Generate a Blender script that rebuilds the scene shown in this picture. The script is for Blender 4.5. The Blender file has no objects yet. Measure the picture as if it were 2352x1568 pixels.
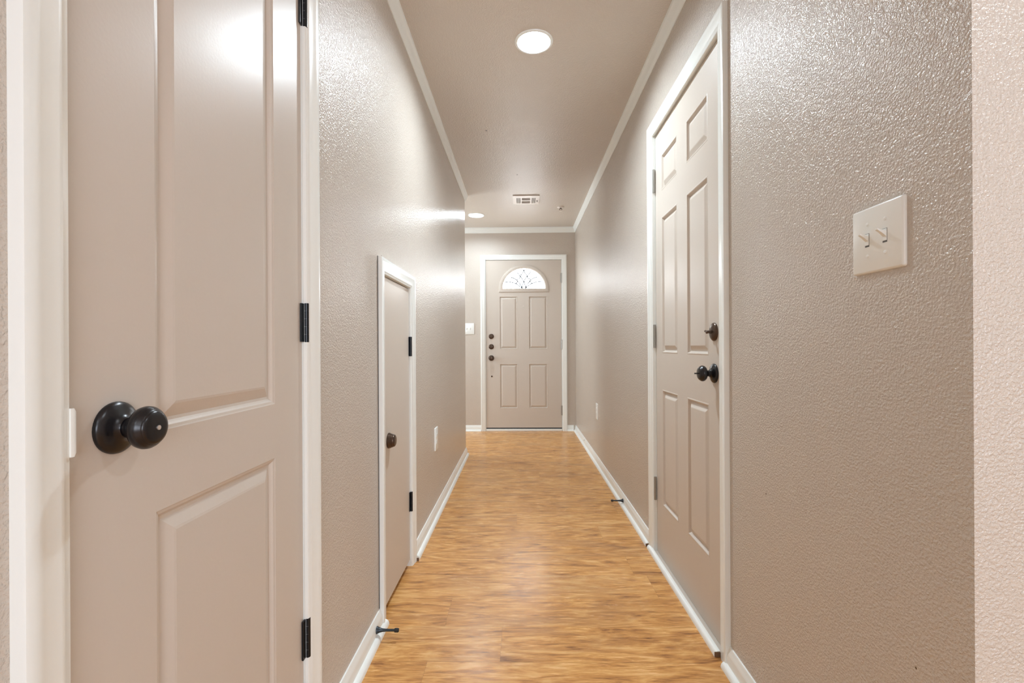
import bpy, bmesh, math, random
from mathutils import Vector, Matrix
PI = math.pi
C = bpy.context.scene.collection
sc = bpy.context.scene

# ------------------------------------------------------------------ metres
H = 1.021                      # camera height
WL, WR = -0.518, 0.657         # hallway side walls
D = 5.659                      # end wall
CZ = 2.44                      # ceiling
YL = 4.413                     # end of the left wall (entry opens beyond)
YR = 0.697                     # near corner of the right wall
YB, XR, XE = -3.2, 3.2, -2.1   # room behind the camera / entry side wall

# ------------------------------------------------------------------ materials
def new_mat(name):
    m = bpy.data.materials.new(name); m.use_nodes = True
    nt = m.node_tree
    b = nt.nodes['Principled BSDF']
    return m, nt, b
def N(nt, t, **kw):
    n = nt.nodes.new(t)
    for k, v in kw.items():
        if k in n.inputs.keys(): n.inputs[k].default_value = v
        else: setattr(n, k, v)
    return n
def L(nt, a, b): nt.links.new(a, b)
def plain(name, col, rough=.5, metal=0, bump=0, bscale=200, spec=.5, coat=0):
    m, nt, b = new_mat(name)
    b.inputs['Base Color'].default_value = (*col, 1)
    b.inputs['Roughness'].default_value = rough
    b.inputs['Metallic'].default_value = metal
    b.inputs['Specular IOR Level'].default_value = spec
    if coat:
        b.inputs['Coat Weight'].default_value = coat; b.inputs['Coat Roughness'].default_value = .15
    if bump:
        g = N(nt, 'ShaderNodeNewGeometry')
        n = N(nt, 'ShaderNodeTexNoise', Scale=bscale, Detail=2.0)
        L(nt, g.outputs['Position'], n.inputs['Vector'])
        bp = N(nt, 'ShaderNodeBump', Strength=1.0, Distance=bump)
        L(nt, n.outputs['Fac'], bp.inputs['Height']); L(nt, bp.outputs['Normal'], b.inputs['Normal'])
    return m

def orange_peel(name, col, amp, rough, scale=215, specks=(), spec=.8):
    """semi-gloss paint rolled over an orange-peel textured drywall"""
    m, nt, b = new_mat(name)
    g = N(nt, 'ShaderNodeNewGeometry')
    n1 = N(nt, 'ShaderNodeTexNoise', Scale=scale, Detail=2.0, Roughness=.5, Distortion=.15)
    n2 = N(nt, 'ShaderNodeTexNoise', Scale=scale * .42, Detail=1.5, Roughness=.5)
    for n in (n1, n2): L(nt, g.outputs['Position'], n.inputs['Vector'])
    r1 = N(nt, 'ShaderNodeMapRange', interpolation_type='SMOOTHSTEP')
    r1.inputs['From Min'].default_value = .30; r1.inputs['From Max'].default_value = .74
    L(nt, n1.outputs['Fac'], r1.inputs['Value'])
    mx = N(nt, 'ShaderNodeMath', operation='MULTIPLY_ADD')
    L(nt, n2.outputs['Fac'], mx.inputs[0]); mx.inputs[1].default_value = 1.1
    L(nt, r1.outputs['Result'], mx.inputs[2])
    bp = N(nt, 'ShaderNodeBump', Strength=1.0, Distance=amp)
    L(nt, mx.outputs[0], bp.inputs['Height']); L(nt, bp.outputs['Normal'], b.inputs['Normal'])
    # faint roller variation in the paint colour
    n3 = N(nt, 'ShaderNodeTexNoise', Scale=2.2, Detail=3.0)
    L(nt, g.outputs['Position'], n3.inputs['Vector'])
    cr = N(nt, 'ShaderNodeMix', data_type='RGBA')
    cr.inputs[6].default_value = (*[c * .965 for c in col], 1); cr.inputs[7].default_value = (*[c * 1.03 for c in col], 1)
    L(nt, n3.outputs['Fac'], cr.inputs[0])
    out = cr.outputs[2]
    for (px, py, pz, rad) in specks:      # small dark nicks in the paint
        d = N(nt, 'ShaderNodeVectorMath', operation='DISTANCE'); d.inputs[1].default_value = (px, py, pz)
        L(nt, g.outputs['Position'], d.inputs[0])
        lt = N(nt, 'ShaderNodeMath', operation='LESS_THAN'); lt.inputs[1].default_value = rad
        L(nt, d.outputs['Value'], lt.inputs[0])
        k = N(nt, 'ShaderNodeMix', data_type='RGBA'); k.inputs[7].default_value = (.10, .075, .06, 1)
        L(nt, lt.outputs[0], k.inputs[0]); L(nt, out, k.inputs[6]); out = k.outputs[2]
    L(nt, out, b.inputs['Base Color'])
    b.inputs['Roughness'].default_value = rough
    b.inputs['Specular IOR Level'].default_value = spec
    return m

BEIGE = (.590, .533, .470)
M = {}
M['wall'] = orange_peel('beige_textured_paint', BEIGE, .00105, .23,
        specks=[(WR, 1.28, .62, .0022), (WR, .80, .48, .002), (-.5180, 1.75, 1.36, .0025)])
M['ceil'] = orange_peel('beige_paint_bounce_lift', tuple(c * 1.09 for c in BEIGE), .00085, .25, scale=190, spec=1.0,  # wall paint lightened to stand in for bounce light on the ceiling
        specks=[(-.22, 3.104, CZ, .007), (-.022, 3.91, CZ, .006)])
M['door'] = plain('beige_door_paint', (.620, .562, .500), .36, bump=.00012, bscale=180)
M['white'] = plain('white_trim_paint', (.89, .93, .915), .28, bump=.0001, bscale=120)
M['plate'] = plain('white_plastic', (.90, .935, .92), .25)
M['bronze'] = plain('oil_rubbed_bronze', (.014, .013, .015), .27, metal=.35, spec=.6)
M['brown'] = plain('brown_bronze', (.10, .066, .048), .28, metal=.75)
M['black'] = plain('black_hinge_metal', (.008, .011, .015), .28, metal=.3)
M['nickel'] = plain('satin_nickel', (.42, .41, .38), .35, metal=.9)
M['stopm'] = plain('dark_doorstop_metal', (.035, .045, .055), .35, metal=.5)
M['rubber'] = plain('black_rubber', (.012, .012, .013), .6)
M['dark'] = plain('dark_cavity', (.03, .024, .02), .8)
M['ventw'] = plain('vent_enamel', (.74, .68, .62), .35)
M['wood'] = plain('bare_brown_wood', (.16, .09, .05), .7)
M['lead'] = plain('lead_came', (.035, .045, .06), .4, metal=.4)
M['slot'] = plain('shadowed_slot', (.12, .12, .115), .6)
M['silver'] = plain('bright_pin', (.75, .70, .68), .3, metal=.8)

def emitter(name, col, strength, base=(.8, .8, .8)):
    m, nt, b = new_mat(name)
    b.inputs['Base Color'].default_value = (*base, 1)
    b.inputs['Emission Color'].default_value = (*col, 1)
    b.inputs['Emission Strength'].default_value = strength
    b.inputs['Roughness'].default_value = .3
    return m
LAMP = 222.0
M['lens'] = emitter('lit_lamp_lens', (.830, .950, 1.03), LAMP)
M['lens_far'] = emitter('lit_entry_lamp_lens', (.830, .950, 1.03), 98.0)
M['lens_dim'] = emitter('lit_room_lamp_lens', (.830, .950, 1.03), 85.0)
M['glass'] = emitter('daylit_frosted_glass', (.93, .97, 1.0), 6.5)

def floor_mat():
    m, nt, b = new_mat('honey_oak_laminate')
    g = N(nt, 'ShaderNodeNewGeometry')
    sp = N(nt, 'ShaderNodeSeparateXYZ'); L(nt, g.outputs['Position'], sp.inputs[0])
    PW, PL = .193, 1.215
    def mth(op, a=None, bb=None, va=None, vb=None):
        n = N(nt, 'ShaderNodeMath', operation=op)
        if a is not None: L(nt, a, n.inputs[0])
        elif va is not None: n.inputs[0].default_value = va
        if bb is not None: L(nt, bb, n.inputs[1])
        elif vb is not None: n.inputs[1].default_value = vb
        return n.outputs[0]
    yy = mth('DIVIDE', mth('ADD', sp.outputs['Y'], vb=20 * PW - 1.715), vb=PW)
    row = mth('FLOOR', yy)
    wn = N(nt, 'ShaderNodeTexWhiteNoise', noise_dimensions='1D'); L(nt, row, wn.inputs['W'])
    off = mth('MULTIPLY', wn.outputs['Value'], vb=1.0)
    xx = mth('ADD', mth('DIVIDE', mth('ADD', sp.outputs['X'], vb=10.0), vb=PL), off)
    colm = mth('FLOOR', xx)
    cmb = N(nt, 'ShaderNodeCombineXYZ'); L(nt, row, cmb.inputs[0]); L(nt, colm, cmb.inputs[1])
    pr = N(nt, 'ShaderNodeTexWhiteNoise', noise_dimensions='3D'); L(nt, cmb.outputs[0], pr.inputs['Vector'])
    # stretched coordinates, shifted per plank
    sh = N(nt, 'ShaderNodeVectorMath', operation='MULTIPLY'); sh.inputs[1].default_value = (37, 23, 11)
    L(nt, pr.outputs['Color'], sh.inputs[0])
    def grain(sx, sy, detail, dist, rough=.55):
        mul = N(nt, 'ShaderNodeVectorMath', operation='MULTIPLY'); mul.inputs[1].default_value = (sx, sy, 1)
        L(nt, g.outputs['Position'], mul.inputs[0])
        ad = N(nt, 'ShaderNodeVectorMath', operation='ADD'); L(nt, mul.outputs[0], ad.inputs[0]); L(nt, sh.outputs[0], ad.inputs[1])
        n = N(nt, 'ShaderNodeTexNoise', Scale=1.0, Detail=detail, Roughness=rough, Distortion=dist)
        L(nt, ad.outputs[0], n.inputs['Vector']); return n.outputs['Fac']
    big = grain(2.6, 13, 5, 3.2)       # broad cathedral figure
    mid = grain(7.0, 75, 5, 1.3, .68)   # streaks
    fine = grain(22, 260, 3, .3)       # pores
    blot = grain(1.8, 6, 3, 1.2)
    ramp = N(nt, 'ShaderNodeValToRGB')
    e = ramp.color_ramp.elements
    e[0].position = .38; e[0].color = (.20, .090, .034, 1)
    e[1].position = .64; e[1].color = (.86, .56, .25, 1)
    for p_, c_ in ((.43, (.42, .205, .070)), (.50, (.61, .315, .100)), (.57, (.76, .440, .155))):
        x = e.new(p_); x.color = (*c_, 1)
    s = mth('ADD', mth('MULTIPLY', big, vb=.50), mth('MULTIPLY', mid, vb=.36))
    s = mth('ADD', s, mth('MULTIPLY', fine, vb=.20))
    s = mth('ADD', s, mth('MULTIPLY', mth('SUBTRACT', pr.outputs['Value'], vb=.5), vb=.03))
    s = mth('ADD', s, vb=-.008)
    L(nt, s, ramp.inputs['Fac'])
    # greyish brown blotches of the printed figure
    bm = N(nt, 'ShaderNodeMapRange'); bm.inputs['From Min'].default_value = .50; bm.inputs['From Max'].default_value = .72
    bm.inputs['To Max'].default_value = .38; L(nt, blot, bm.inputs['Value'])
    mx = N(nt, 'ShaderNodeMix', data_type='RGBA'); mx.inputs[7].default_value = (.34, .205, .115, 1)
    L(nt, bm.outputs['Result'], mx.inputs[0]); L(nt, ramp.outputs['Color'], mx.inputs[6])
    # seams
    fy = mth('FRACT', yy); fx = mth('FRACT', xx)
    ey = mth('LESS_THAN', mth('MINIMUM', fy, mth('SUBTRACT', fy, None, None, None)), vb=.0) if False else mth('LESS_THAN', fy, vb=.007)
    ex = mth('LESS_THAN', fx, vb=.0011)
    seam = mth('MULTIPLY', mth('MAXIMUM', ey, ex), vb=.30)
    mk = N(nt, 'ShaderNodeMix', data_type='RGBA'); mk.inputs[7].default_value = (.10, .05, .022, 1)
    L(nt, seam, mk.inputs[0]); L(nt, mx.outputs[2], mk.inputs[6])
    dk = N(nt, 'ShaderNodeMix', data_type='RGBA', blend_type='MULTIPLY'); dk.inputs[0].default_value = 1; dk.inputs[7].default_value = (.94, .88, .86, 1)
    L(nt, mk.outputs[2], dk.inputs[6]); L(nt, dk.outputs[2], b.inputs['Base Color'])
    rr = N(nt, 'ShaderNodeMapRange'); rr.inputs['To Min'].default_value = .19; rr.inputs['To Max'].default_value = .33
    L(nt, mid, rr.inputs['Value']); L(nt, rr.outputs['Result'], b.inputs['Roughness'])
    b.inputs['Specular IOR Level'].default_value = .32
    bp = N(nt, 'ShaderNodeBump', Strength=1.0, Distance=.00012)
    hh = mth('ADD', mth('MULTIPLY', mid, vb=1.0), mth('MULTIPLY', fine, vb=.5))
    L(nt, hh, bp.inputs['Height']); L(nt, bp.outputs['Normal'], b.inputs['Normal'])
    return m
M['floor'] = floor_mat()

# ------------------------------------------------------------------ mesh helpers
WORLD = {}
def link(name, verts, faces, m, parent=None, origin=None, smooth=False, recalc=True, bevel=0, kind=None):
    xs = [v[0] for v in verts]; ys = [v[1] for v in verts]; zs = [v[2] for v in verts]
    if origin is None:
        origin = ((min(xs) + max(xs)) / 2, (min(ys) + max(ys)) / 2, min(zs))
    me = bpy.data.meshes.new(name)
    me.from_pydata([(v[0] - origin[0], v[1] - origin[1], v[2] - origin[2]) for v in verts], [], faces)
    if recalc:
        bm = bmesh.new(); bm.from_mesh(me)
        bmesh.ops.remove_doubles(bm, verts=bm.verts, dist=1e-6)
        bmesh.ops.recalc_face_normals(bm, faces=bm.faces)
        bm.to_mesh(me); bm.free()
    me.materials.append(M[m] if isinstance(m, str) else m)
    if smooth:
        for p in me.polygons: p.use_smooth = True
        try: me.set_sharp_from_angle(angle=math.radians(38))
        except Exception: pass
    o = bpy.data.objects.new(name, me); C.objects.link(o)
    WORLD[o.name] = Vector(origin)
    o.location = origin
    if parent is not None:
        o.parent = parent; o.location = Vector(origin) - WORLD[parent.name]
    if bevel:
        bv = o.modifiers.new('bevel', 'BEVEL'); bv.width = bevel; bv.segments = 3; bv.limit_method = 'ANGLE'
        bv.angle_limit = math.radians(40)
        for p in me.polygons: p.use_smooth = True
        try: me.set_sharp_from_angle(angle=math.radians(30))
        except Exception: pass
    if kind: o['kind'] = kind
    return o
def empty(name, loc):
    o = bpy.data.objects.new(name, None); o.empty_display_size = .05; o.location = loc
    C.objects.link(o); WORLD[o.name] = Vector(loc); return o
def tag(o, label, cat=None, group=None, kind=None):
    o['label'] = label
    if cat: o['category'] = cat
    if group: o['group'] = group
    if kind: o['kind'] = kind
    return o

class G:
    """collects geometry for one mesh"""
    def __init__(s): s.v = []; s.f = []
    def add(s, vs, fs):
        k = len(s.v); s.v += [tuple(x) for x in vs]; s.f += [[i + k for i in f] for f in fs]; return s
    def box(s, x0, y0, z0, x1, y1, z1):
        vs = [(x, y, z) for x in (x0, x1) for y in (y0, y1) for z in (z0, z1)]
        return s.add(vs, [(0, 1, 3, 2), (4, 6, 7, 5), (0, 4, 5, 1), (2, 3, 7, 6), (0, 2, 6, 4), (1, 5, 7, 3)])
    def lathe(s, T, c, prof, n=40, su=1.0, sz=1.0):
        """prof: (radius, n) pairs about the axis n; T maps (u, n, z) to the world"""
        cu, cn, cz = c; rings = []; vs = []; fs = []
        for r, h in prof:
            if r < 1e-6: rings.append([len(vs)]); vs.append(T(cu, cn + h, cz))
            else:
                rings.append(list(range(len(vs), len(vs) + n)))
                vs += [T(cu + su * r * math.cos(2 * PI * i / n), cn + h, cz + sz * r * math.sin(2 * PI * i / n)) for i in range(n)]
        for a, b in zip(rings, rings[1:]):
            for i in range(n):
                j = (i + 1) % n
                if len(a) == 1 and len(b) == 1: continue
                if len(a) == 1: fs.append((a[0], b[i], b[j]))
                elif len(b) == 1: fs.append((a[i], b[0], a[j]))
                else: fs.append((a[i], b[i], b[j], a[j]))
        for e in (rings[0], rings[-1]):
            if len(e) > 1: fs.append(tuple(e))
        return s.add(vs, fs)
    def tube(s, p, q, r0, r1=None, n=16):
        r1 = r0 if r1 is None else r1
        p, q = Vector(p), Vector(q); d = (q - p).normalized()
        a = d.orthogonal().normalized(); b = d.cross(a); vs = []
        for c, r in ((p, r0), (q, r1)):
            vs += [c + a * r * math.cos(2 * PI * i / n) + b * r * math.sin(2 * PI * i / n) for i in range(n)]
        fs = [(i, (i + 1) % n, n + (i + 1) % n, n + i) for i in range(n)] + [tuple(range(n)), tuple(range(n, 2 * n))]
        return s.add(vs, fs)
    def build(s, name, m, parent=None, **kw): return link(name, s.v, s.f, m, parent, **kw)

# local frames: u along the wall, n out of the wall into the hallway, z up
def T_left(base=WL):  return lambda u, n, z: (base + n, u, z)
def T_right(base=WR): return lambda u, n, z: (base - n, u, z)
def T_end(base=D):    return lambda u, n, z: (u, base - n, z)
def tbox(g, T, u0, n0, z0, u1, n1, z1):
    vs = [T(u, n, z) for u in (u0, u1) for n in (n0, n1) for z in (z0, z1)]
    return g.add(vs, [(0, 1, 3, 2), (4, 6, 7, 5), (0, 4, 5, 1), (2, 3, 7, 6), (0, 2, 6, 4), (1, 5, 7, 3)])

CAS = [(0, 0), (0, .007), (.003, .0095), (.009, .0100), (.011, .0118), (.016, .0125), (.030, .0135),
       (.038, .0160), (.043, .0176), (.053, .0180), (.0565, .0165), (.057, .014), (.057, 0)]
def casing(name, T, u0, u1, zt, prof=CAS, m='white', parent=None, z0=0):
    """mitred door casing around the opening u0..u1, top zt"""
    vs, fs = [], []
    for w, n in prof:
        vs += [T(u0 - w, n, z0), T(u0 - w, n, zt + w), T(u1 + w, n, zt + w), T(u1 + w, n, z0)]
    k = len(prof)
    for i in range(k):
        j = (i + 1) % k
        for s in range(3): fs.append((i * 4 + s, i * 4 + s + 1, j * 4 + s + 1, j * 4 + s))
    fs.append([i * 4 for i in range(k)]); fs.append([i * 4 + 3 for i in range(k)])
    return link(name, vs, fs, m, parent, smooth=True)

def mould(name, path, prof, m='white', parent=None, side=1, **kw):
    """sweep a profile (d from the wall, z) along a wall path with mitred corners"""
    P = [Vector(p) for p in path]; nrm = []
    for i in range(len(P)):
        ns = []
        for a, b in ((i - 1, i), (i, i + 1)):
            if a < 0 or b >= len(P): continue
            d = (P[b] - P[a]).normalized(); ns.append(Vector((-d.y, d.x)) * side)
        if len(ns) == 1: nrm.append(ns[0])
        else:
            mm = (ns[0] + ns[1]).normalized(); nrm.append(mm / mm.dot(ns[0]))
    vs, fs = [], []; k = len(prof)
    for p, n in zip(P, nrm):
        for d, z in prof: vs.append((p.x + n.x * d, p.y + n.y * d, z))
    for i in range(len(P) - 1):
        for a in range(k):
            b = (a + 1) % k
            fs.append((i * k + a, i * k + b, (i + 1) * k + b, (i + 1) * k + a))
    fs.append(list(range(k))); fs.append([(len(P) - 1) * k + a for a in range(k)])
    return link(name, vs, fs, m, parent, smooth=True, **kw)

PAN = [(0, 0), (.0035, .0012), (.0065, .0004), (.0095, -.0055), (.0125, -.0092), (.0165, -.0096),
       (.0330, -.0012), (.0360, -.0004)]
PAN_NEAR = [(0, 0), (.002, -.0012), (.006, -.0022), (.009, -.0055), (.012, -.0078), (.017, -.0082), (.036, -.0014), (.040, -.0006)]
def slab(name, T, u0, u1, z0, z1, panels, m, parent, prof=PAN, thick=.035, hole=None):
    """moulded door leaf: flat face with sunk raised-field panels"""
    vs, fs = [], []; idx = {}
    def V(u, n, z):
        k = (round(u, 6), round(n, 6), round(z, 6))
        if k not in idx: idx[k] = len(vs); vs.append(T(u, n, z))
        return idx[k]
    us = sorted({u0, u1} | {p[0] for p in panels} | {p[1] for p in panels} | ({hole[0], hole[1]} if hole else set()))
    zs = sorted({z0, z1} | {p[2] for p in panels} | {p[3] for p in panels} | ({hole[2], hole[3]} if hole else set()))
    rects = list(panels) + ([hole] if hole else [])
    for a, b in zip(us, us[1:]):
        for c, d in zip(zs, zs[1:]):
            mu, mz = (a + b) / 2, (c + d) / 2
            if not any(r[0] < mu < r[1] and r[2] < mz < r[3] for r in rects):
                fs.append((V(a, 0, c), V(b, 0, c), V(b, 0, d), V(a, 0, d)))
            fs.append((V(a, -thick, c), V(b, -thick, c), V(b, -thick, d), V(a, -thick, d)) if not (hole and hole[0] < mu < hole[1] and hole[2] < mz < hole[3]) else None)
    fs[:] = [f for f in fs if f]
    for a, b in zip(us, us[1:]):
        for z in (z0, z1): fs.append((V(a, 0, z), V(b, 0, z), V(b, -thick, z), V(a, -thick, z)))
    for c, d in zip(zs, zs[1:]):
        for u in (u0, u1): fs.append((V(u, 0, c), V(u, 0, d), V(u, -thick, d), V(u, -thick, c)))
    if hole:
        a, b, c, d = hole
        for (p, q) in (((a, c), (b, c)), ((b, c), (b, d)), ((b, d), (a, d)), ((a, d), (a, c))):
            fs.append((V(p[0], 0, p[1]), V(q[0], 0, q[1]), V(q[0], -thick, q[1]), V(p[0], -thick, p[1])))
    for (a, b, c, d) in panels:
        rings = []
        for w, n in prof:
            rings.append([V(a + w, n, c + w), V(b - w, n, c + w), V(b - w, n, d - w), V(a + w, n, d - w)])
        for r, q in zip(rings, rings[1:]):
            for i in range(4):
                j = (i + 1) % 4; fs.append((r[i], r[j], q[j], q[i]))
        fs.append(tuple(rings[-1]))
    return link(name, vs, fs, m, parent)

def hinge(T, u, z, h, m, parent, leaf_dir=-1, r=.0055, n0=.0045, leaf=.011):
    g = G()
    zz = z - h / 2; seg = h / 5
    for i in range(5):
        g.tube(T(u, n0, zz + i * seg + .0003), T(u, n0, zz + (i + 1) * seg - .0003), r)
    g.tube(T(u, n0, zz), T(u, n0, zz + h), r * .93)
    o = g.build('hinge', m, parent, smooth=True)
    lf = G(); tbox(lf, T, u + leaf_dir * .002, -.0015, zz + .001, u + leaf_dir * (leaf + .002), .0022, zz + h - .001)
    lf.build('hinge_leaf', m, o)
    return o

# knob profiles (radius, distance from the rose base)
ROSE = [(0, 0), (.0330, 0), (.0335, .002), (.0330, .0045), (.0315, .0062), (.0290, .0080), (.0245, .0100), (.0190, .0120), (.0150, .0145), (.0128, .0175), (0, .0175)]
SHANK = [(0, .012), (.0120, .012), (.0108, .018), (.0108, .026), (.0130, .0295), (0, .0295)]
BALL = [(r_, .0565 - (.0587 - h_) * .84) for r_, h_ in [(0, .0255), (.0120, .0258), (.0170, .0268), (.0225, .0298), (.0260, .0345), (.0274, .0400), (.0270, .0448), (.0252, .0490), (.0228, .0520), (.0222, .0532), (.0216, .0535), (.0210, .0548), (.0190, .0566), (.0150, .0578), (.008, .0585), (0, .0587)]]
def knob(T, u, z, m, parent, n0=0.0, rose_m=None, k=1.0):
    e = G().lathe(T, (u, n0, z), [(r * k, h) for r, h in ROSE]).build('knob_rose', rose_m or m, parent, smooth=True)
    for a in (.0215,):
        G().lathe(T, (u - a * .98, n0 + .0092, z - .004), [(0, 0), (.0030, 0), (.0030, .0016), (.0018, .0018), (0, .0012)], 16).build('rose_screw', m, e, smooth=True)
    G().lathe(T, (u, n0, z), [(r, h) for r, h in SHANK], 32).build('knob_shank', m, e, smooth=True)
    return G().lathe(T, (u, n0, z), BALL, 48).build('door_knob', m, parent, smooth=True)

# ------------------------------------------------------------------ the shell
TH = .12
def niche_wall(g, T, ua, ub, doors, zt=CZ, depth=.075):
    """wall slab with recessed door openings (u0, u1, top)"""
    cur = ua
    for (a, b, top) in doors:
        tbox(g, T, cur, -TH, 0, a, 0, zt)
        tbox(g, T, a, -TH, top, b, 0, zt)
        tbox(g, T, a, -TH, 0, b, -depth, top)
        cur = b
    tbox(g, T, cur, -TH, 0, ub, 0, zt)
def raw(g, name, m, **kw):
    return g.build(name, m, recalc=False, **kw)
DL = (.526, 1.116, 2.052)     # near door
DS = (1.760, 2.186, 1.292)    # low cupboard door
DR = (1.560, 2.336, 2.052)    # six panel door
DE = (-.422, .494, 2.055)     # front door

LAMPS = [(.0685, 2.203), (-.475, 5.104), (1.45, .20), (1.45, -1.6), (.0685, -1.9)]
def walls():
    def W(name, fn, label):
        g = G(); fn(g)
        o = g.build(name, 'wall', recalc=False, kind='structure'); o['label'] = label
        me = o.data
        bm = bmesh.new(); bm.from_mesh(me); bmesh.ops.recalc_face_normals(bm, faces=bm.faces); bm.to_mesh(me); bm.free()
        return o
    def wl(g):
        niche_wall(g, T_left(), YB, YL - .012, [DL, DS])
        # soft rounded drywall corner at the end
        r = .012
        pts = [(WL, YL - r)] + [(WL - r + r * math.cos(a), YL - r + r * math.sin(a)) for a in [PI / 2 * i / 6 for i in range(1, 7)]] + [(WL - TH, YL), (WL - TH, YL - r)]
        n = len(pts)
        g.add([(x, y, 0) for x, y in pts] + [(x, y, CZ) for x, y in pts],
              [(i, (i + 1) % n, n + (i + 1) % n, n + i) for i in range(n)] + [tuple(range(n)), tuple(range(n, 2 * n))])
    W('wall_left', wl, 'beige textured left hallway wall holding two beige doors')
    W('wall_right', lambda g: niche_wall(g, T_right(), YR, D, [DR]), 'long beige textured right hallway wall with the six panel door and a switch plate')
    W('wall_near_right', lambda g: g.box(WR + TH, YR, 0, XR, YR + TH, CZ), 'narrow lighter beige wall face turned towards the viewer at the right edge')
    def we(g):
        T = T_end()
        tbox(g, T, XE, -TH, 0, DE[0], 0, CZ); tbox(g, T, DE[1], -TH, 0, WR + TH, 0, CZ); tbox(g, T, DE[0], -TH, DE[2], DE[1], 0, CZ)
    W('wall_end', we, 'beige end wall around the front door')
    W('wall_entry_left', lambda g: (g.box(XE - TH, YL - .9, 0, XE, D + TH, CZ), g.box(XE, YL - .9 - TH, 0, WL - TH, YL - .9, CZ)), 'beige wall of the entry side passage')
    W('wall_back', lambda g: g.box(WL - TH, YB - TH, 0, XR + TH, YB, CZ), 'beige wall of the room behind the viewer')
    W('wall_room_right', lambda g: g.box(XR, YB, 0, XR + TH, YR + TH, CZ), 'beige right wall of the room behind the viewer')
    # ceiling slab with round cut-outs for the recessed cans
    g = G(); q = .11; rr = .0765; nn = 48
    X0, X1, Y0, Y1 = XE - TH, XR + TH, YB - TH, D + TH
    xs = sorted({X0, X1} | {round(a + s_ * q, 5) for a, b in LAMPS for s_ in (-1, 1)})
    ys = sorted({Y0, Y1} | {round(b + s_ * q, 5) for a, b in LAMPS for s_ in (-1, 1)})
    for a, b in zip(xs, xs[1:]):
        for c, d in zip(ys, ys[1:]):
            if not any(abs((a + b) / 2 - l[0]) < q and abs((c + d) / 2 - l[1]) < q for l in LAMPS):
                g.add([(a, c, CZ), (b, c, CZ), (b, d, CZ), (a, d, CZ)], [(3, 2, 1, 0)])
            g.add([(a, c, CZ + .12), (b, c, CZ + .12), (b, d, CZ + .12), (a, d, CZ + .12)], [(0, 1, 2, 3)])
    for lx, ly in LAMPS:
        sx0, sx1 = [a for a in xs if a < lx - .05][-1], [a for a in xs if a > lx + .05][0]
        sy0, sy1 = [a for a in ys if a < ly - .05][-1], [a for a in ys if a > ly + .05][0]
        ci = [(lx + rr * math.cos(2 * PI * i / nn), ly + rr * math.sin(2 * PI * i / nn)) for i in range(nn)]
        ou = []
        for x, y in ci:
            dx, dy = x - lx, y - ly
            t = min((sx1 - lx) / dx if dx > 1e-9 else ((sx0 - lx) / dx if dx < -1e-9 else 1e9), (sy1 - ly) / dy if dy > 1e-9 else ((sy0 - ly) / dy if dy < -1e-9 else 1e9))
            ou.append((lx + dx * t, ly + dy * t))
        for k in range(4):
            cx_, cy_ = ((sx1, sy1), (sx0, sy1), (sx0, sy0), (sx1, sy0))[k]
            j = min(range(nn), key=lambda i: (ou[i][0] - cx_) ** 2 + (ou[i][1] - cy_) ** 2); ou[j] = (cx_, cy_)
        g.add([(x, y, CZ) for x, y in ci] + [(x, y, CZ) for x, y in ou] + [(x, y, CZ + .09) for x, y in ci],
              [(i, (i + 1) % nn, nn + (i + 1) % nn, nn + i) for i in range(nn)] + [((i + 1) % nn, i, 2 * nn + i, 2 * nn + (i + 1) % nn) for i in range(nn)] + [tuple(range(2 * nn, 3 * nn))])
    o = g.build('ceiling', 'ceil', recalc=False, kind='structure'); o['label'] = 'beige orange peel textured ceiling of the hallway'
    o = G().box(XE - TH, YB - TH, -.1, XR + TH, D + TH + .5, 0).build('floor', 'floor', kind='structure'); o['label'] = 'glossy honey oak laminate floor with grain across the hallway'
walls()

# the front corner of the near wall: the right wall's end face is part of wall_right (x WR..WR+TH), the lighter face continues

# ------------------------------------------------------------------ mouldings
CROWN = [(0, 2.376), (.004, 2.375), (.006, 2.384), (.010, 2.388), (.0115, 2.397), (.0165, 2.408), (.020, 2.421), (.0255, 2.426), (.0265, 2.433), (.027, CZ), (0, CZ)]
o = mould('trim_1', [(WL, .0), (WL, YL), (WL - TH, YL)], CROWN, side=-1, kind='structure'); tag(o, 'white crown moulding along the top of the left wall')
o = mould('trim_2', [(XE, D), (WR, D), (WR, YR)], CROWN, side=-1, kind='structure'); tag(o, 'white crown moulding along the right wall and over the front door')
BASE = [(0, 0), (.013, 0), (.013, .040), (.0115, .046), (.0115, .050), (.008, .056), (.0065, .064), (.004, .070), (0, .071)]
SHOE = [(.012, 0), (.029, 0), (.0285, .005), (.0265, .011), (.0225, .0155), (.0165, .0185), (.012, .019)]
def base(name, path, side, label, ends=(0, 0), lift=0):
    b = mould(name, path, BASE, side=side, kind='structure'); tag(b, label)
    P = [Vector(p) for p in path]
    if ends[0]: P[0] = P[0] + (P[0] - P[1]).normalized() * ends[0]
    if ends[1]: P[-1] = P[-1] + (P[-1] - P[-2]).normalized() * ends[1]
    mould('shoe_moulding', [tuple(p) for p in P], SHOE, side=side, parent=b)
    return b
base('baseboard_left', [(WL, 1.1765), (WL, 1.7020)], -1, 'white baseboard on the left wall before the cupboard door', ends=(-.002, .026))
base('baseboard_left', [(WL, 2.2445), (WL, YL), (WL - TH, YL)], -1, 'white baseboard on the left wall beyond the cupboard door', ends=(-.008, 0))
base('baseboard_left', [(WL, YB + .02), (WL, .466)], -1, 'white baseboard on the left wall beside the viewer')
base('baseboard_right', [(WR, D), (WR, 2.3945)], -1, 'white baseboard on the right wall beyond the six panel door', ends=(-.0, -.012))
base('baseboard_right', [(WR, 1.5015), (WR, YR), (XR, YR)], -1, 'white baseboard on the right wall before the six panel door', ends=(.006, 0))
base('baseboard_end', [(DE[1] + .0585, D), (WR - .0295, D)], -1, 'short white baseboard right of the front door')
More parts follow.
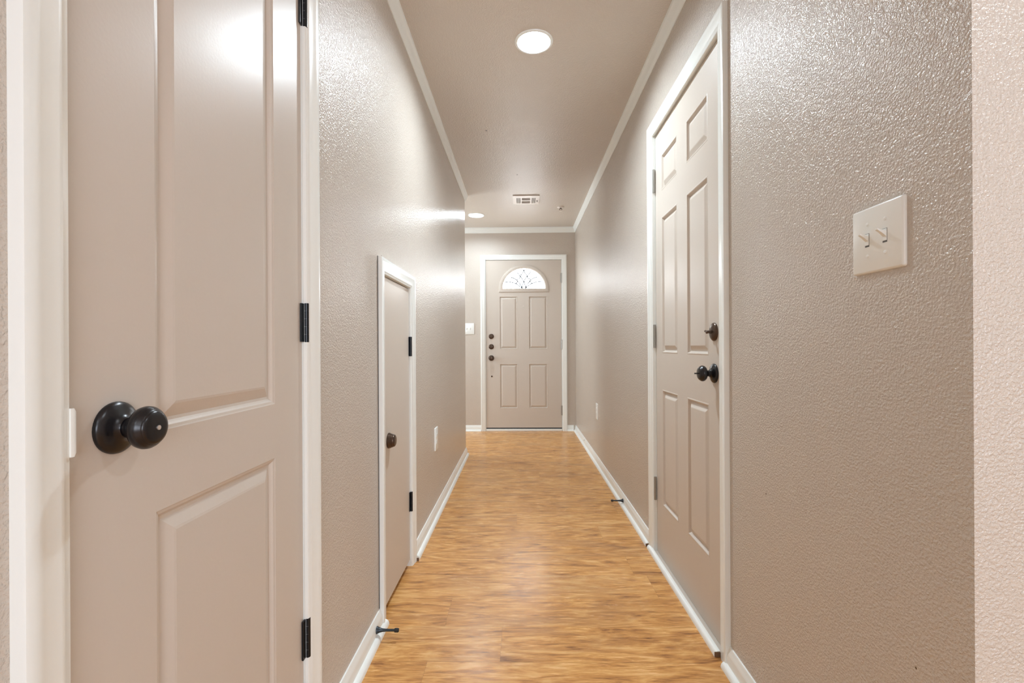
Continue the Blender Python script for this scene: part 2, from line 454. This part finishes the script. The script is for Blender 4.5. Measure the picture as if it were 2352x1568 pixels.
base('baseboard_end', [(XE + .002, D), (DE[0] - .0585, D)], -1, 'white baseboard left of the front door')
hole_ = G().lathe(T_right(), (4.853, .0128, .052), [(0, 0), (.006, 0), (.005, .0012), (0, .0012)], 16).build('cable_hole', 'dark', bpy.data.objects['baseboard_right'])
G().box(WL + .0122, 2.2335, .0005, WL + .0285, 2.2362, .0150).build('bare_end', 'wood', bpy.data.objects['baseboard_left.001'])
G().box(WR - .0285, 2.4040, .0005, WR - .0122, 2.4064, .0150).build('bare_end', 'wood', bpy.data.objects['baseboard_right'])
# quarter round strip laid across the foot of the six panel door
STRIP = [(0, 0), (.019, 0), (.0185, .006), (.016, .013), (.011, .0175), (.004, .019), (0, .019)]
o = mould('trim_3', [(WR, 2.386), (WR, 1.556)], [(d + .0095 - .0125 + .0125, z) for d, z in STRIP], side=-1, kind='structure'); tag(o, 'white quarter round strip on the floor along the six panel door')
G().box(WR - .0286, 1.553, .001, WR - .0100, 1.5557, .017).build('bare_end', 'wood', o)
sill = G().box(WR - .009, 1.5605, 0.0005, WR + .045, 2.3355, .0100).build('trim_4', 'door', kind='structure'); tag(sill, 'beige painted sill under the six panel door')

# ------------------------------------------------------------------ doors
def frame_jamb(name, T, d, depth, m='white', parent=None, back=-.118, z0=0):
    """jamb lining and stop inside the opening"""
    a, b, t = d; g = G(); k = .0012
    for (u0, u1) in ((a + k * .2, a + .0014), (b - .0014, b - k * .2)):
        tbox(g, T, u0, -depth, z0, u1, -.0005, t - .0002)
    tbox(g, T, a + .0014, -depth, t - .0014, b - .0014, -.0005, t - .0002)
    return g.build(name, m, parent)

# --- near left door -------------------------------------------------
TL = T_left()
d1 = empty('door_1', (WL, (DL[0] + DL[1]) / 2, 0)); tag(d1, 'large beige moulded panel door with dark knob filling the left of the picture', kind='structure')
TLs = T_left(WL - .003)
leaf = slab('door_leaf', TLs, .5305, 1.1125, .014, 2.046, [(.663, .989, .235, .787), (.663, .989, .901, 1.925)], 'door', d1, PAN_NEAR)
o = casing('door_casing', TL, DL[0] - .002, DL[1] - .001, DL[2]); o.parent = d1; o.location = WORLD[o.name] - WORLD[d1.name]; 
frame_jamb('door_jamb', TL, DL, .074, parent=d1)
for z in (1.832, 1.079, .327): hinge(TL, 1.1200, z, .093, 'black', d1, -1, r=.0056, n0=.0052, leaf=.0165)
kb = knob(TLs, .5955, .919, 'bronze', d1)
G().lathe(TLs, (.5955, .0566, .919), [(0, -.001), (.0030, -.001), (.0030, .0012), (0, .0014)], 20).build('privacy_pin', 'silver', kb, smooth=True)
# painted strike lip on the jamb
g = G()
pts = [(.5215, .004), (.5215, .0112), (.5250, .0118), (.5290, .0100), (.5310, .0050), (.5300, .0045), (.5280, .0080), (.5250, .0100), (.5235, .0095), (.5235, .004)]
k = len(pts); z0, z1 = .898, .953
g.add([TL(u, n, z0 + (.004 if u > .5285 else 0)) for u, n in pts] + [TL(u, n, z1 - (.004 if u > .5285 else 0)) for u, n in pts],
      [(i, (i + 1) % k, k + (i + 1) % k, k + i) for i in range(k)] + [tuple(range(k)), tuple(range(k, 2 * k))])
g.build('strike_plate', 'white', d1, smooth=True)['label'] = 'white painted strike plate lip'

# --- low cupboard door ----------------------------------------------
d2 = empty('door_2', (WL, (DS[0] + DS[1]) / 2, 0)); tag(d2, 'low plain beige cupboard door with white casing in the left wall', kind='structure')
slab('door_leaf', T_left(WL - .002), 1.765, 2.1825, .032, 1.287, [], 'door', d2)
o = casing('door_casing', TL, DS[0] - .002, DS[1] - .001, DS[2]); o.parent = d2; o.location = WORLD[o.name] - WORLD[d2.name]
frame_jamb('door_jamb', TL, DS, .074, parent=d2)
for z in (1.021, .301): hinge(TL, 2.1845, z, .090, 'black', d2, -1, r=.0058, n0=.0060, leaf=.010)
KP = [(r * 1.28, h * 1.12) for r, h in [(0, 0), (.0235, 0), (.0240, .004), (.0225, .0065), (.0228, .0085), (.0215, .0110), (.0205, .0120), (.0208, .0140), (.0196, .0165), (.0186, .0175), (.0188, .0195), (.0174, .0225), (.0140, .0245), (.0100, .0240), (.0090, .0250), (0, .0255)]]
kk = G().lathe(T_left(WL - .002), (1.838, 0, .653), KP, 40).build('cupboard_knob', 'brown', d2, smooth=True); kk['label'] = 'ringed brown metal knob'

G().box(WL, 1.6988, .072, WL + .0022, 1.7008, 1.351).build('joint_shade_strip', 'slot', d2)  # dark strip standing for the shade line between casing and wall
# --- six panel door on the right -------------------------------------
TR = T_right(); TRs = T_right(WR + .010)
d3 = empty('door_3', (WR, (DR[0] + DR[1]) / 2, 0)); tag(d3, 'beige six panel door with deadbolt and dark knob in the right wall', kind='structure')
pz = [(.265, .812), (.984, 1.624), (1.747, 1.916)]
slab('door_leaf', TRs, 1.567, 2.3315, .0115, 2.046, [(a, b, c, d) for a, b in ((1.687, 1.902), (2.018, 2.234)) for c, d in pz], 'door', d3)
o = casing('door_casing', TR, DR[0] - .004, DR[1] - .001, DR[2] - .004); o.parent = d3; o.location = WORLD[o.name] - WORLD[d3.name]
frame_jamb('door_jamb', TR, DR, .074, parent=d3)
for z in (1.827, 1.065, .318): hinge(TR, 2.3335, z, .114, 'nickel', d3, -1, r=.0060, n0=-.0015, leaf=.006)
kb = knob(TRs, 1.6370, .923, 'bronze', d3)
G().tube(TRs(1.6370, .057, .923), TRs(1.6370, .069, .923), .0024).build('privacy_pin', 'bronze', kb, smooth=True)
def deadbolt(T, u, z, parent, r=.0315, turn_h=True, m='brown', k=1.0):
    e = G().lathe(T, (u, 0, z), [(0, 0), (r, 0), (r * 1.01, .002), (r * .97, .0050), (r * .84, .0085), (r * .60, .0110), (r * .3, .0122), (0, .0124)], 40).build('deadbolt', m, parent, smooth=True)
    g = G(); g.tube(T(u, .010, z), T(u, .020 * k, z), .0065, .0045)
    if turn_h: pts = [(0, 0, .006), (.5, 0, .0045), (1, 0, .0058)]
    a = .0165
    for s in (-1, 1):
        if turn_h: g.tube(T(u, .021 * k, z), T(u + s * a * .45, .023 * k, z + s * a * .2), .0050, .0038); 
        else: g.tube(T(u, .021 * k, z), T(u, .023 * k, z + s * a), .0050, .0036)
    o = g.build('thumb_turn', m, e, smooth=True)
    return e
deadbolt(TRs, 1.6370, 1.066, d3, k=1.25)

# --- front door -------------------------------------------------------
TE = T_end(); TEs = T_end(D + .004)
d4 = empty('door_4', ((DE[0] + DE[1]) / 2, D, 0)); tag(d4, 'beige front door with half round leaded glass fanlight at the hallway end', kind='structure')
FC = (.0400, 1.706); RX, RZ = .259, .248    # fanlight centre (bottom) and radii of the glass opening
hole = (FC[0] - .30, FC[0] + .30, 1.690, 1.985)
slab('door_leaf', TEs, -.4165, .4885, .040, 2.049,
     [(-.256, -.036, .270, .808), (.094, .323, .270, .808), (-.256, -.036, .980, 1.618), (.094, .323, .980, 1.618)], 'door', d4, hole=hole)
# infill between the square cut-out and the arched glass
def arch(n, rx, rz, c=FC): return [(c[0] + rx * math.cos(PI * i / n), c[1] + rz * math.sin(PI * i / n)) for i in range(n + 1)]
g = G(); NA = 48
A = arch(NA, RX, RZ)
def onrect(p):
    dx, dz = p[0] - FC[0], p[1] - FC[1]
    s = min((hole[1] - FC[0]) / abs(dx) if abs(dx) > 1e-9 else 1e9, (hole[3] - FC[1]) / dz if dz > 1e-9 else 1e9)
    return (FC[0] + dx * s, FC[1] + dz * s)
B = [onrect(p) for p in A]
# keep the exact corners
ca = math.atan2(hole[3] - FC[1], hole[1] - FC[0])
for cu, cz in ((hole[1], hole[3]), (hole[0], hole[3])):
    j = min(range(len(B)), key=lambda i: (B[i][0] - cu) ** 2 + (B[i][1] - cz) ** 2); B[j] = (cu, cz)
A2 = [(hole[0] + .3 + RX, hole[2])]
for n_ in (0, -.035):
    vs = [TEs(u, n_, z) for u, z in A] + [TEs(u, n_, z) for u, z in B]; k = len(A)
    fs = [(i, i + 1, k + i + 1, k + i) for i in range(k - 1)]
    vs += [TEs(hole[0], n_, hole[2]), TEs(hole[1], n_, hole[2])]
    fs.append((0, k, 2 * k + 1, 2 * k, 2 * k - 1, k - 1))
    g.add(vs, fs)
vs = [TEs(u, 0, z) for u, z in A] + [TEs(u, -.035, z) for u, z in A]; k = len(A)
g.add(vs, [(i, i + 1, k + i + 1, k + i) for i in range(k - 1)] + [(0, k - 1, 2 * k - 1, k)])
g.build('arch_infill', 'door', d4, recalc=False)
# moulded frame round the fanlight
def arch_frame(name, w, prof, m, parent):
    """prof: (distance outward from the glass edge, n)"""
    vs, fs = [], []; k = len(prof); nn = 56
    loop = []
    for i in range(nn + 1):
        a = PI * i / nn; loop.append((math.cos(a), math.sin(a)))
    for (cx, sz) in loop:
        for d, n in prof:
            rx, rz = RX + d, RZ + d
            vs.append(TEs(FC[0] + rx * cx, n, FC[1] + rz * sz - (d if sz < 1e-6 else 0)))
    cnt = nn + 1
    for i in range(cnt):
        j = (i + 1) % cnt
        for a in range(k - 1):
            fs.append((i * k + a, i * k + a + 1, j * k + a + 1, j * k + a))
    return link(name, vs, fs, m, parent, smooth=True)
ff = arch_frame('fanlight_frame', .045, [(-.004, -.010), (-.004, .004), (.000, .009), (.006, .0115), (.022, .0125), (.030, .0095), (.036, .0085), (.040, .0040), (.041, 0)], 'door', d4)
for a in (90, 30, 60, 120, 150, 3, 177):
    c_, s_ = math.cos(math.radians(a)), math.sin(math.radians(a))
    G().lathe(TEs, (FC[0] + (RX + .016) * c_, .0118, FC[1] + (RZ + .016) * s_ - .0), [(0, 0), (.0032, 0), (.0030, .0016), (0, .0018)], 12).build('frame_plug', 'door', ff)
for u in (-.16, .0, .16):
    G().lathe(TEs, (FC[0] + u, .0118, FC[1] - .018), [(0, 0), (.0032, 0), (.0030, .0016), (0, .0018)], 12).build('frame_plug', 'door', ff)
gp = arch(48, RX - .001, RZ - .001)
vs = [TEs(u, -.014, z) for u, z in gp] + [TEs(u, -.020, z) for u, z in gp]; k = len(gp)
pane = link('fanlight_glass', vs, [tuple(range(k)), tuple(range(k, 2 * k))] + [(i, (i + 1) % k, k + (i + 1) % k, k + i) for i in range(k)], 'glass', d4)
pane['label'] = 'bright frosted leaded glass of the fanlight'
# lead cames: drawn as curves on the glass
def came(pts, r=.0034):
    """smooth tube through the points (fractions of the half width / height)"""
    q = []
    P = [Vector((FC[0] + a * RX, 0, FC[1] + b * RZ)) for a, b in pts]
    P = [P[0] * 2 - P[1]] + P + [P[-1] * 2 - P[-2]]
    for i in range(1, len(P) - 2):
        for s in range(6):
            t = s / 6; p0, p1, p2, p3 = P[i - 1:i + 3]
            q.append(.5 * ((2 * p1) + (p2 - p0) * t + (2 * p0 - 5 * p1 + 4 * p2 - p3) * t * t + (3 * p1 - p0 - 3 * p2 + p3) * t ** 3))
    q.append(P[-2])
    return [(v.x, v.z) for v in q]
def ribbon(pts, w=.0100, n0=-.0145, n1=-.0105):
    g = G(); P = [Vector((a, b)) for a, b in pts]; vs = []
    for i, p in enumerate(P):
        d = (P[min(i + 1, len(P) - 1)] - P[max(i - 1, 0)]).normalized(); nn = Vector((-d.y, d.x)) * w / 2
        for s, n in ((1, n0), (1, n1), (-1, n1), (-1, n0)): vs.append(TEs(p.x + nn.x * s, n, p.y + nn.y * s))
    fs = []
    for i in range(len(P) - 1):
        for a in range(4): fs.append((i * 4 + a, i * 4 + (a + 1) % 4, i * 4 + 4 + (a + 1) % 4, i * 4 + 4 + a))
    fs += [(0, 1, 2, 3), tuple(len(P) * 4 - 4 + a for a in range(4))]
    g.add(vs, fs); return g
half = [
    [(-.33, .84), (-.20, .66), (-.08, .50), (.03, .28), (.10, .03)],            # long sweep to the lower centre
    [(-.62, .57), (-.42, .50), (-.25, .34), (-.10, .10), (-.06, .02)],          # upper left feather
    [(-.88, .34), (-.62, .34), (-.38, .26), (-.18, .12), (-.08, .02)],          # lower left feather
    [(0, .93), (-.05, .78), (-.14, .66), (-.20, .52), (-.33, .45)],             # from the crown down to the left
    [(-.33, .45), (-.30, .34), (-.38, .26)],
]
for s in (1, -1):
    for pth in half:
        ribbon(came([(a * s, b) for a, b in pth])).build('lead_came', 'lead', pane)
o = casing('door_casing', TE, DE[0] - .001, DE[1] + .001, DE[2]); o.parent = d4; o.location = WORLD[o.name] - WORLD[d4.name]
g = G(); a, b, t = DE
tbox(g, TE, a + .0002, -.10, 0, a + .0035, -.0005, t); tbox(g, TE, b - .0035, -.10, 0, b - .0002, -.0005, t); tbox(g, TE, a + .0035, -.10, t - .0035, b - .0035, -.0005, t)
tbox(g, TE, a, -.10, 0, a + .03, -.045, t); tbox(g, TE, b - .03, -.10, 0, b, -.045, t); tbox(g, TE, a + .03, -.10, t - .03, b - .03, -.045, t)
g.build('door_jamb', 'white', d4)
g = G(); tbox(g, TE, a + .004, -.09, 0, b - .004, .012, .026); g.build('door_sill', 'white', d4, bevel=.003)
g = G(); tbox(g, TE, a + .004, -.088, .026, b - .004, -.006, .0395); g.build('door_sweep', 'rubber', d4)
for z in (1.833, 1.035, .247): hinge(TE, .4905, z, .115, 'nickel', d4, -1, r=.0062, n0=.0040, leaf=.010)
def front_bolt(z):
    e = deadbolt(TEs, -.3545, z, d4, r=.031, turn_h=False, m='brown')
    return e
front_bolt(1.137)
e = front_bolt(1.013)
G().lathe(TEs, (-.3545, .0, .877), [(0, 0), (.0330, 0), (.0335, .003), (.0300, .008), (.020, .011), (.012, .014), (.011, .034), (0, .034)], 36).build('knob_rose', 'brown', d4, smooth=True)
G().lathe(TEs, (-.3545, .0, .877), [(r, h) for r, h in BALL], 36).build('door_knob', 'brown', d4, smooth=True)
G().lathe(TEs, (-.350, .0, .657), [(0, 0), (.0095, 0), (.009, .004), (.005, .006), (0, .006)], 20).build('bolt_cap', 'brown', d4, smooth=True)
G().lathe(TEs, (.0345, .0, 1.497), [(0, .0006), (.0035, .0006), (.0035, .003), (.0085, .003), (.0085, 0), (.0085, -.0005), (0, -.0005)], 24).build('peephole', 'ventw', d4, smooth=True)

# ------------------------------------------------------------------ ceiling lights
def ceiling_light(x, y, label, r=.090, lens_m='lens'):
    e = empty('recessed_light', (x, y, CZ)); tag(e, label, 'ceiling light', 'recessed ceiling lights')
    T = lambda u, n, z: (x + u, y + z, CZ - n)
    k = r / .090
    G().lathe(T, (0, 0, 0), [(.0685, -.026), (.0705, -.016), (.0730, -.006), (.0745, .002), (.0770, .0055), (.083, .0055), (.0885, .0035), (.090, .0003), (.0765, -.0005), (.0745, -.006), (.0715, -.016), (.0695, -.026)], 64).build('trim_ring', 'plate', e, smooth=True)
    G().lathe(T, (0, 0, 0), [(0, -.0290), (.0690, -.0290), (.0685, -.0250), (.050, -.0205), (.025, -.0180), (0, -.0170)], 48).build('lamp_lens', lens_m, e, smooth=True)
    return e
ceiling_light(.0685, 2.203, 'round white recessed light glowing in the ceiling nearest the viewer')
ceiling_light(-.475, 5.104, 'round recessed light glowing above the front door end, by the left corner', lens_m='lens_far')
for (x, y) in ((1.45, .20), (1.45, -1.6), (.0685, -1.9)):  # unseen: first inferred from the knob shadow, the others added to light the foreground
    ceiling_light(x, y, 'unseen round recessed light in the ceiling of the room behind the viewer', lens_m='lens_dim')

# ------------------------------------------------------------------ ceiling register
vx, vy = .058, 4.565
e = empty('air_vent', (vx, vy, CZ)); tag(e, 'small cream ceiling air register with slotted louvres near the front door', 'vent')
x0, x1, y0, y1 = vx - .126, vx + .126, vy - .128, vy + .128
g = G(); zt, zb = CZ - .0005, CZ - .010
ix = [x0 + .036, x0 + .070, x0 + .086, x1 - .086, x1 - .070, x1 - .036]
iy = [y0 + .062, y1 - .030]; my = (iy[0] + iy[1]) / 2
xs = [x0] + ix + [x1]; ysl = [y0, iy[0], my - .013, my + .013, iy[1], y1]
holes = []
for i in range(len(xs) - 1):
    for j in range(len(ysl) - 1):
        openc = (i in (1, 5) and j in (1, 2, 3)) or (i == 3 and j in (1, 3))
        if openc: holes.append((xs[i], ysl[j], xs[i + 1], ysl[j + 1]))
        else: g.box(xs[i], ysl[j], zb, xs[i + 1], ysl[j + 1], zt)
g.build('vent_frame', 'ventw', e)
G().box(ix[0] - .002, iy[0] - .002, CZ - .0025, ix[-1] + .002, iy[1] + .002, CZ - .0008).build('vent_backing', 'dark', e)
for (a, b) in ((ix[0], ix[1]), (ix[4], ix[5])):
    for k in range(1, 4):
        c = a + (b - a) * k / 4
        G().box(c - .0022, iy[0], zb + .001, c + .0022, iy[1], CZ - .003).build('louvre', 'ventw', e)
for (a, b) in ((iy[0], my - .013), (my + .013, iy[1])):
    for k in range(1, 4):
        c = a + (b - a) * k / 4
        G().box(ix[2], c - .0011, zb + .002, ix[3], c + .0011, CZ - .003).build('louvre', 'ventw', e)
g = G().box(x1 - .024, my - .004, zb - .004, x1 - .014, my + .014, zb); g.tube((x1 - .019, my + .010, zb - .012), (x1 - .019, my + .004, zb), .0028)
g.build('damper_lever', 'slot', e)

# ------------------------------------------------------------------ sprinkler
sx, sy = .416, 4.838
e = empty('fire_sprinkler', (sx, sy, CZ)); tag(e, 'small cream fire sprinkler head on the ceiling right of the air register', 'sprinkler')
T = lambda u, n, z: (sx + u, sy + z, CZ - n)
G().lathe(T, (0, 0, 0), [(0, .0004), (.036, .0004), (.038, .002), (.034, .006), (.018, .0085), (.012, .010), (0, .010)], 32).build('escutcheon', 'ventw', e, smooth=True)
g = G(); g.tube(T(0, .009, 0), T(0, .018, 0), .0075, .006)
for s in (-1, 1):
    g.tube(T(s * .006, .012, 0), T(s * .013, .024, 0), .0022); g.tube(T(s * .013, .024, 0), T(0, .038, 0), .0022)
g.build('sprinkler_arms', 'brown', e, smooth=True)
G().lathe(T, (0, .037, 0), [(0, 0), (.012, 0), (.0125, .0012), (0, .002)], 24).build('deflector', 'ventw', e, smooth=True)

# ------------------------------------------------------------------ switch plates and outlets
def rplate(T, u0, u1, z0, z1, th, m, parent, r=.004, edge=.0035):
    """plate with softened edges"""
    g = G(); n = 4
    def ring(ins, h):
        pts = []
        rr = max(r - ins, .0005)
        for cx, cz, a0 in ((u1 - ins - rr, z0 + ins + rr, -90), (u1 - ins - rr, z1 - ins - rr, 0), (u0 + ins + rr, z1 - ins - rr, 90), (u0 + ins + rr, z0 + ins + rr, 180)):
            for i in range(n + 1):
                a = math.radians(a0 + 90 * i / n); pts.append(T(cx + rr * math.cos(a), h, cz + rr * math.sin(a)))
        return pts
    R = [ring(0, 0), ring(0, th * .45), ring(edge * .35, th * .82), ring(edge, th), ]
    vs = sum(R, []); k = len(R[0]); fs = []
    for a in range(len(R) - 1):
        for i in range(k): fs.append((a * k + i, a * k + (i + 1) % k, (a + 1) * k + (i + 1) % k, (a + 1) * k + i))
    fs += [tuple(range(k)), tuple(range((len(R) - 1) * k, len(R) * k))]
    g.add(vs, fs); return g
def screw(T, u, z, n, parent):
    G().lathe(T, (u, n, z), [(0, -.0002), (.0034, -.0002), (.0032, .0009), (.002, .0013), (0, .0013)], 16).build('screw', 'plate', parent, smooth=True)
def switch_plate(T, uc, zc, w, h, label, s=1):
    e = empty('switch_plate', T(uc, 0, zc - h / 2)); tag(e, label, 'light switch', 'double light switch plates')
    th = .0065
    o = rplate(T, uc - w / 2, uc + w / 2, zc - h / 2, zc + h / 2, th, 'plate', e).build('cover_plate', 'plate', e, smooth=True)
    for q in (-1, 1):
        u = uc + q * .0215
        g = G(); tbox(g, T, u - .0052, th, zc - .0125, u + .0052, th + .0003, zc + .0125); g.build('toggle_slot', 'slot', e)
        g = G()
        tbox(g, T, u - .0047, th, zc - .0095, u + .0047, th + .0010, zc + .0118)
        # tapered lever tilted up
        def sec(n, z, hw, hh): return [T(u - hw, n, z - hh), T(u + hw, n, z - hh), T(u + hw, n, z + hh), T(u - hw, n, z + hh)]
        vs = sec(th, zc + .002, .0044, .0050) + sec(th + .0085, zc + .0072, .0034, .0024) + sec(th + .0155, zc + .0112, .0030, .0017)
        g.add(vs, [(0, 1, 2, 3), (8, 9, 10, 11)] + [(a * 4 + i, a * 4 + (i + 1) % 4, a * 4 + 4 + (i + 1) % 4, a * 4 + 4 + i) for a in (0, 1) for i in range(4)])
        g.build('toggle', 'plate', e, bevel=.0006)
        for zz in (-.030, .030): screw(T, u, zc + zz, th, e)
    return e
switch_plate(TR, .8750, 1.2150, .1235, .1225, 'white double toggle switch plate on the near right wall')
switch_plate(TE, -.6250, 1.2290, .1330, .1330, 'white double toggle switch plate on the end wall left of the front door')
def outlet(T, uc, zc, label, w=.088, h=.137):
    e = empty('wall_outlet', T(uc, 0, zc - h / 2)); tag(e, label, 'outlet', 'duplex wall outlets')
    rplate(T, uc - w / 2, uc + w / 2, zc - h / 2, zc + h / 2, .006, 'plate', e).build('cover_plate', 'plate', e, smooth=True)
    for s in (-1, 1):
        r = rplate(T, uc - .0165, uc + .0165, zc + s * .0195 - .014, zc + s * .0195 + .014, .0015, 'plate', e, r=.009, edge=.001)
        r.v = [tuple(Vector(v) + (Vector(T(0, .006, 0)) - Vector(T(0, 0, 0)))) for v in r.v]
        o = r.build('receptacle', 'plate', e, smooth=True)
        g = G()
        for q in (-.0063, .0063): tbox(g, T, uc + q - .001, .0075, zc + s * .0195 - .001, uc + q + .001, .0077, zc + s * .0195 + .007)
        g.lathe(T, (uc, .0075, zc + s * .0195 - .007), [(0, 0), (.0022, 0), (.0022, .0002), (0, .0002)], 12)
        g.build('slots', 'slot', o)
    screw(T, uc, zc, .006, e)
    return e
outlet(TL, 2.850, .462, 'white duplex outlet on the left wall beyond the cupboard door')
outlet(TR, 4.090, .452, 'white duplex outlet on the right wall beyond the six panel door')

# ------------------------------------------------------------------ door stops
def door_stop(x, y, z, s, label, L_=.076):
    e = empty('door_stop', (x, y, z - .012)); tag(e, label, 'door stop', 'rigid door stops')
    T = lambda u, n, zz: (x + s * n, y + u, z + zz)
    G().lathe(T, (0, 0, 0), [(0, 0), (.0125, 0), (.0125, .0018), (.0105, .0050), (.0078, .0110), (.0056, .0200), (.0046, .0300), (.0042, L_ - .014), (0, L_ - .014)], 28).build('stop_stem', 'stopm', e, smooth=True)
    G().lathe(T, (0, 0, 0), [(0, L_ - .0145), (.0062, L_ - .0145), (.0070, L_ - .012), (.0070, L_ - .003), (.0058, L_), (0, L_)], 24).build('rubber_tip', 'rubber', e, smooth=True)
    return e
door_stop(WL + .0135, 1.628, .0375, 1, 'dark door stop screwed to the left baseboard beside the cupboard door')
door_stop(WR - .0135, 3.003, .0370, -1, 'dark door stop screwed to the right baseboard beyond the six panel door')

# ------------------------------------------------------------------ camera
f, th, ep = 1083.13, .01862, .00523
cam = bpy.data.cameras.new('camera'); co = bpy.data.objects.new('camera', cam); C.objects.link(co)
cam.sensor_width = 36; cam.lens = f / 2352 * 36; cam.shift_y = (794.23 - 784) / 2352; cam.clip_start = .01
co.matrix_world = Matrix.Translation((0, 0, H)) @ Matrix.Rotation(th, 4, 'Z') @ Matrix.Rotation(PI / 2, 4, 'X') @ Matrix.Rotation(-ep, 4, 'Z')
sc.camera = co

# ------------------------------------------------------------------ sky, added fill lights + view
w = bpy.data.worlds.new('world'); sc.world = w; w.use_nodes = True
w.node_tree.nodes['Background'].inputs[0].default_value = (.85, .92, 1, 1)
w.node_tree.nodes['Background'].inputs[1].default_value = 1.0
# unseen fill lights added behind the viewer and in the entry; no windows built
def area(name, loc, rot, sx_, sy_, power, col):
    l = bpy.data.lights.new(name, 'AREA'); l.shape = 'RECTANGLE'; l.size = sx_; l.size_y = sy_; l.energy = power; l.color = col
    o = bpy.data.objects.new(name, l); o.location = loc; o.rotation_euler = rot; C.objects.link(o); return o
area('room_fill_light', (1.3, YB + .03, 1.45), (math.radians(-90), 0, PI), 2.2, 1.3, 34, (.80, .88, 1))
area('entry_fill_light', (XE + .03, 5.0, 1.4), (0, math.radians(-90), 0), 1.4, .9, 12, (.84, .94, 1))

sc.view_settings.view_transform = 'Standard'; sc.view_settings.look = 'None'
sc.view_settings.gamma = 1; sc.view_settings.use_curve_mapping = False
sc.view_settings.exposure = 1.46
sc.cycles.max_bounces = 14; sc.cycles.diffuse_bounces = 9; sc.cycles.glossy_bounces = 5
sc.cycles.sample_clamp_indirect = 8
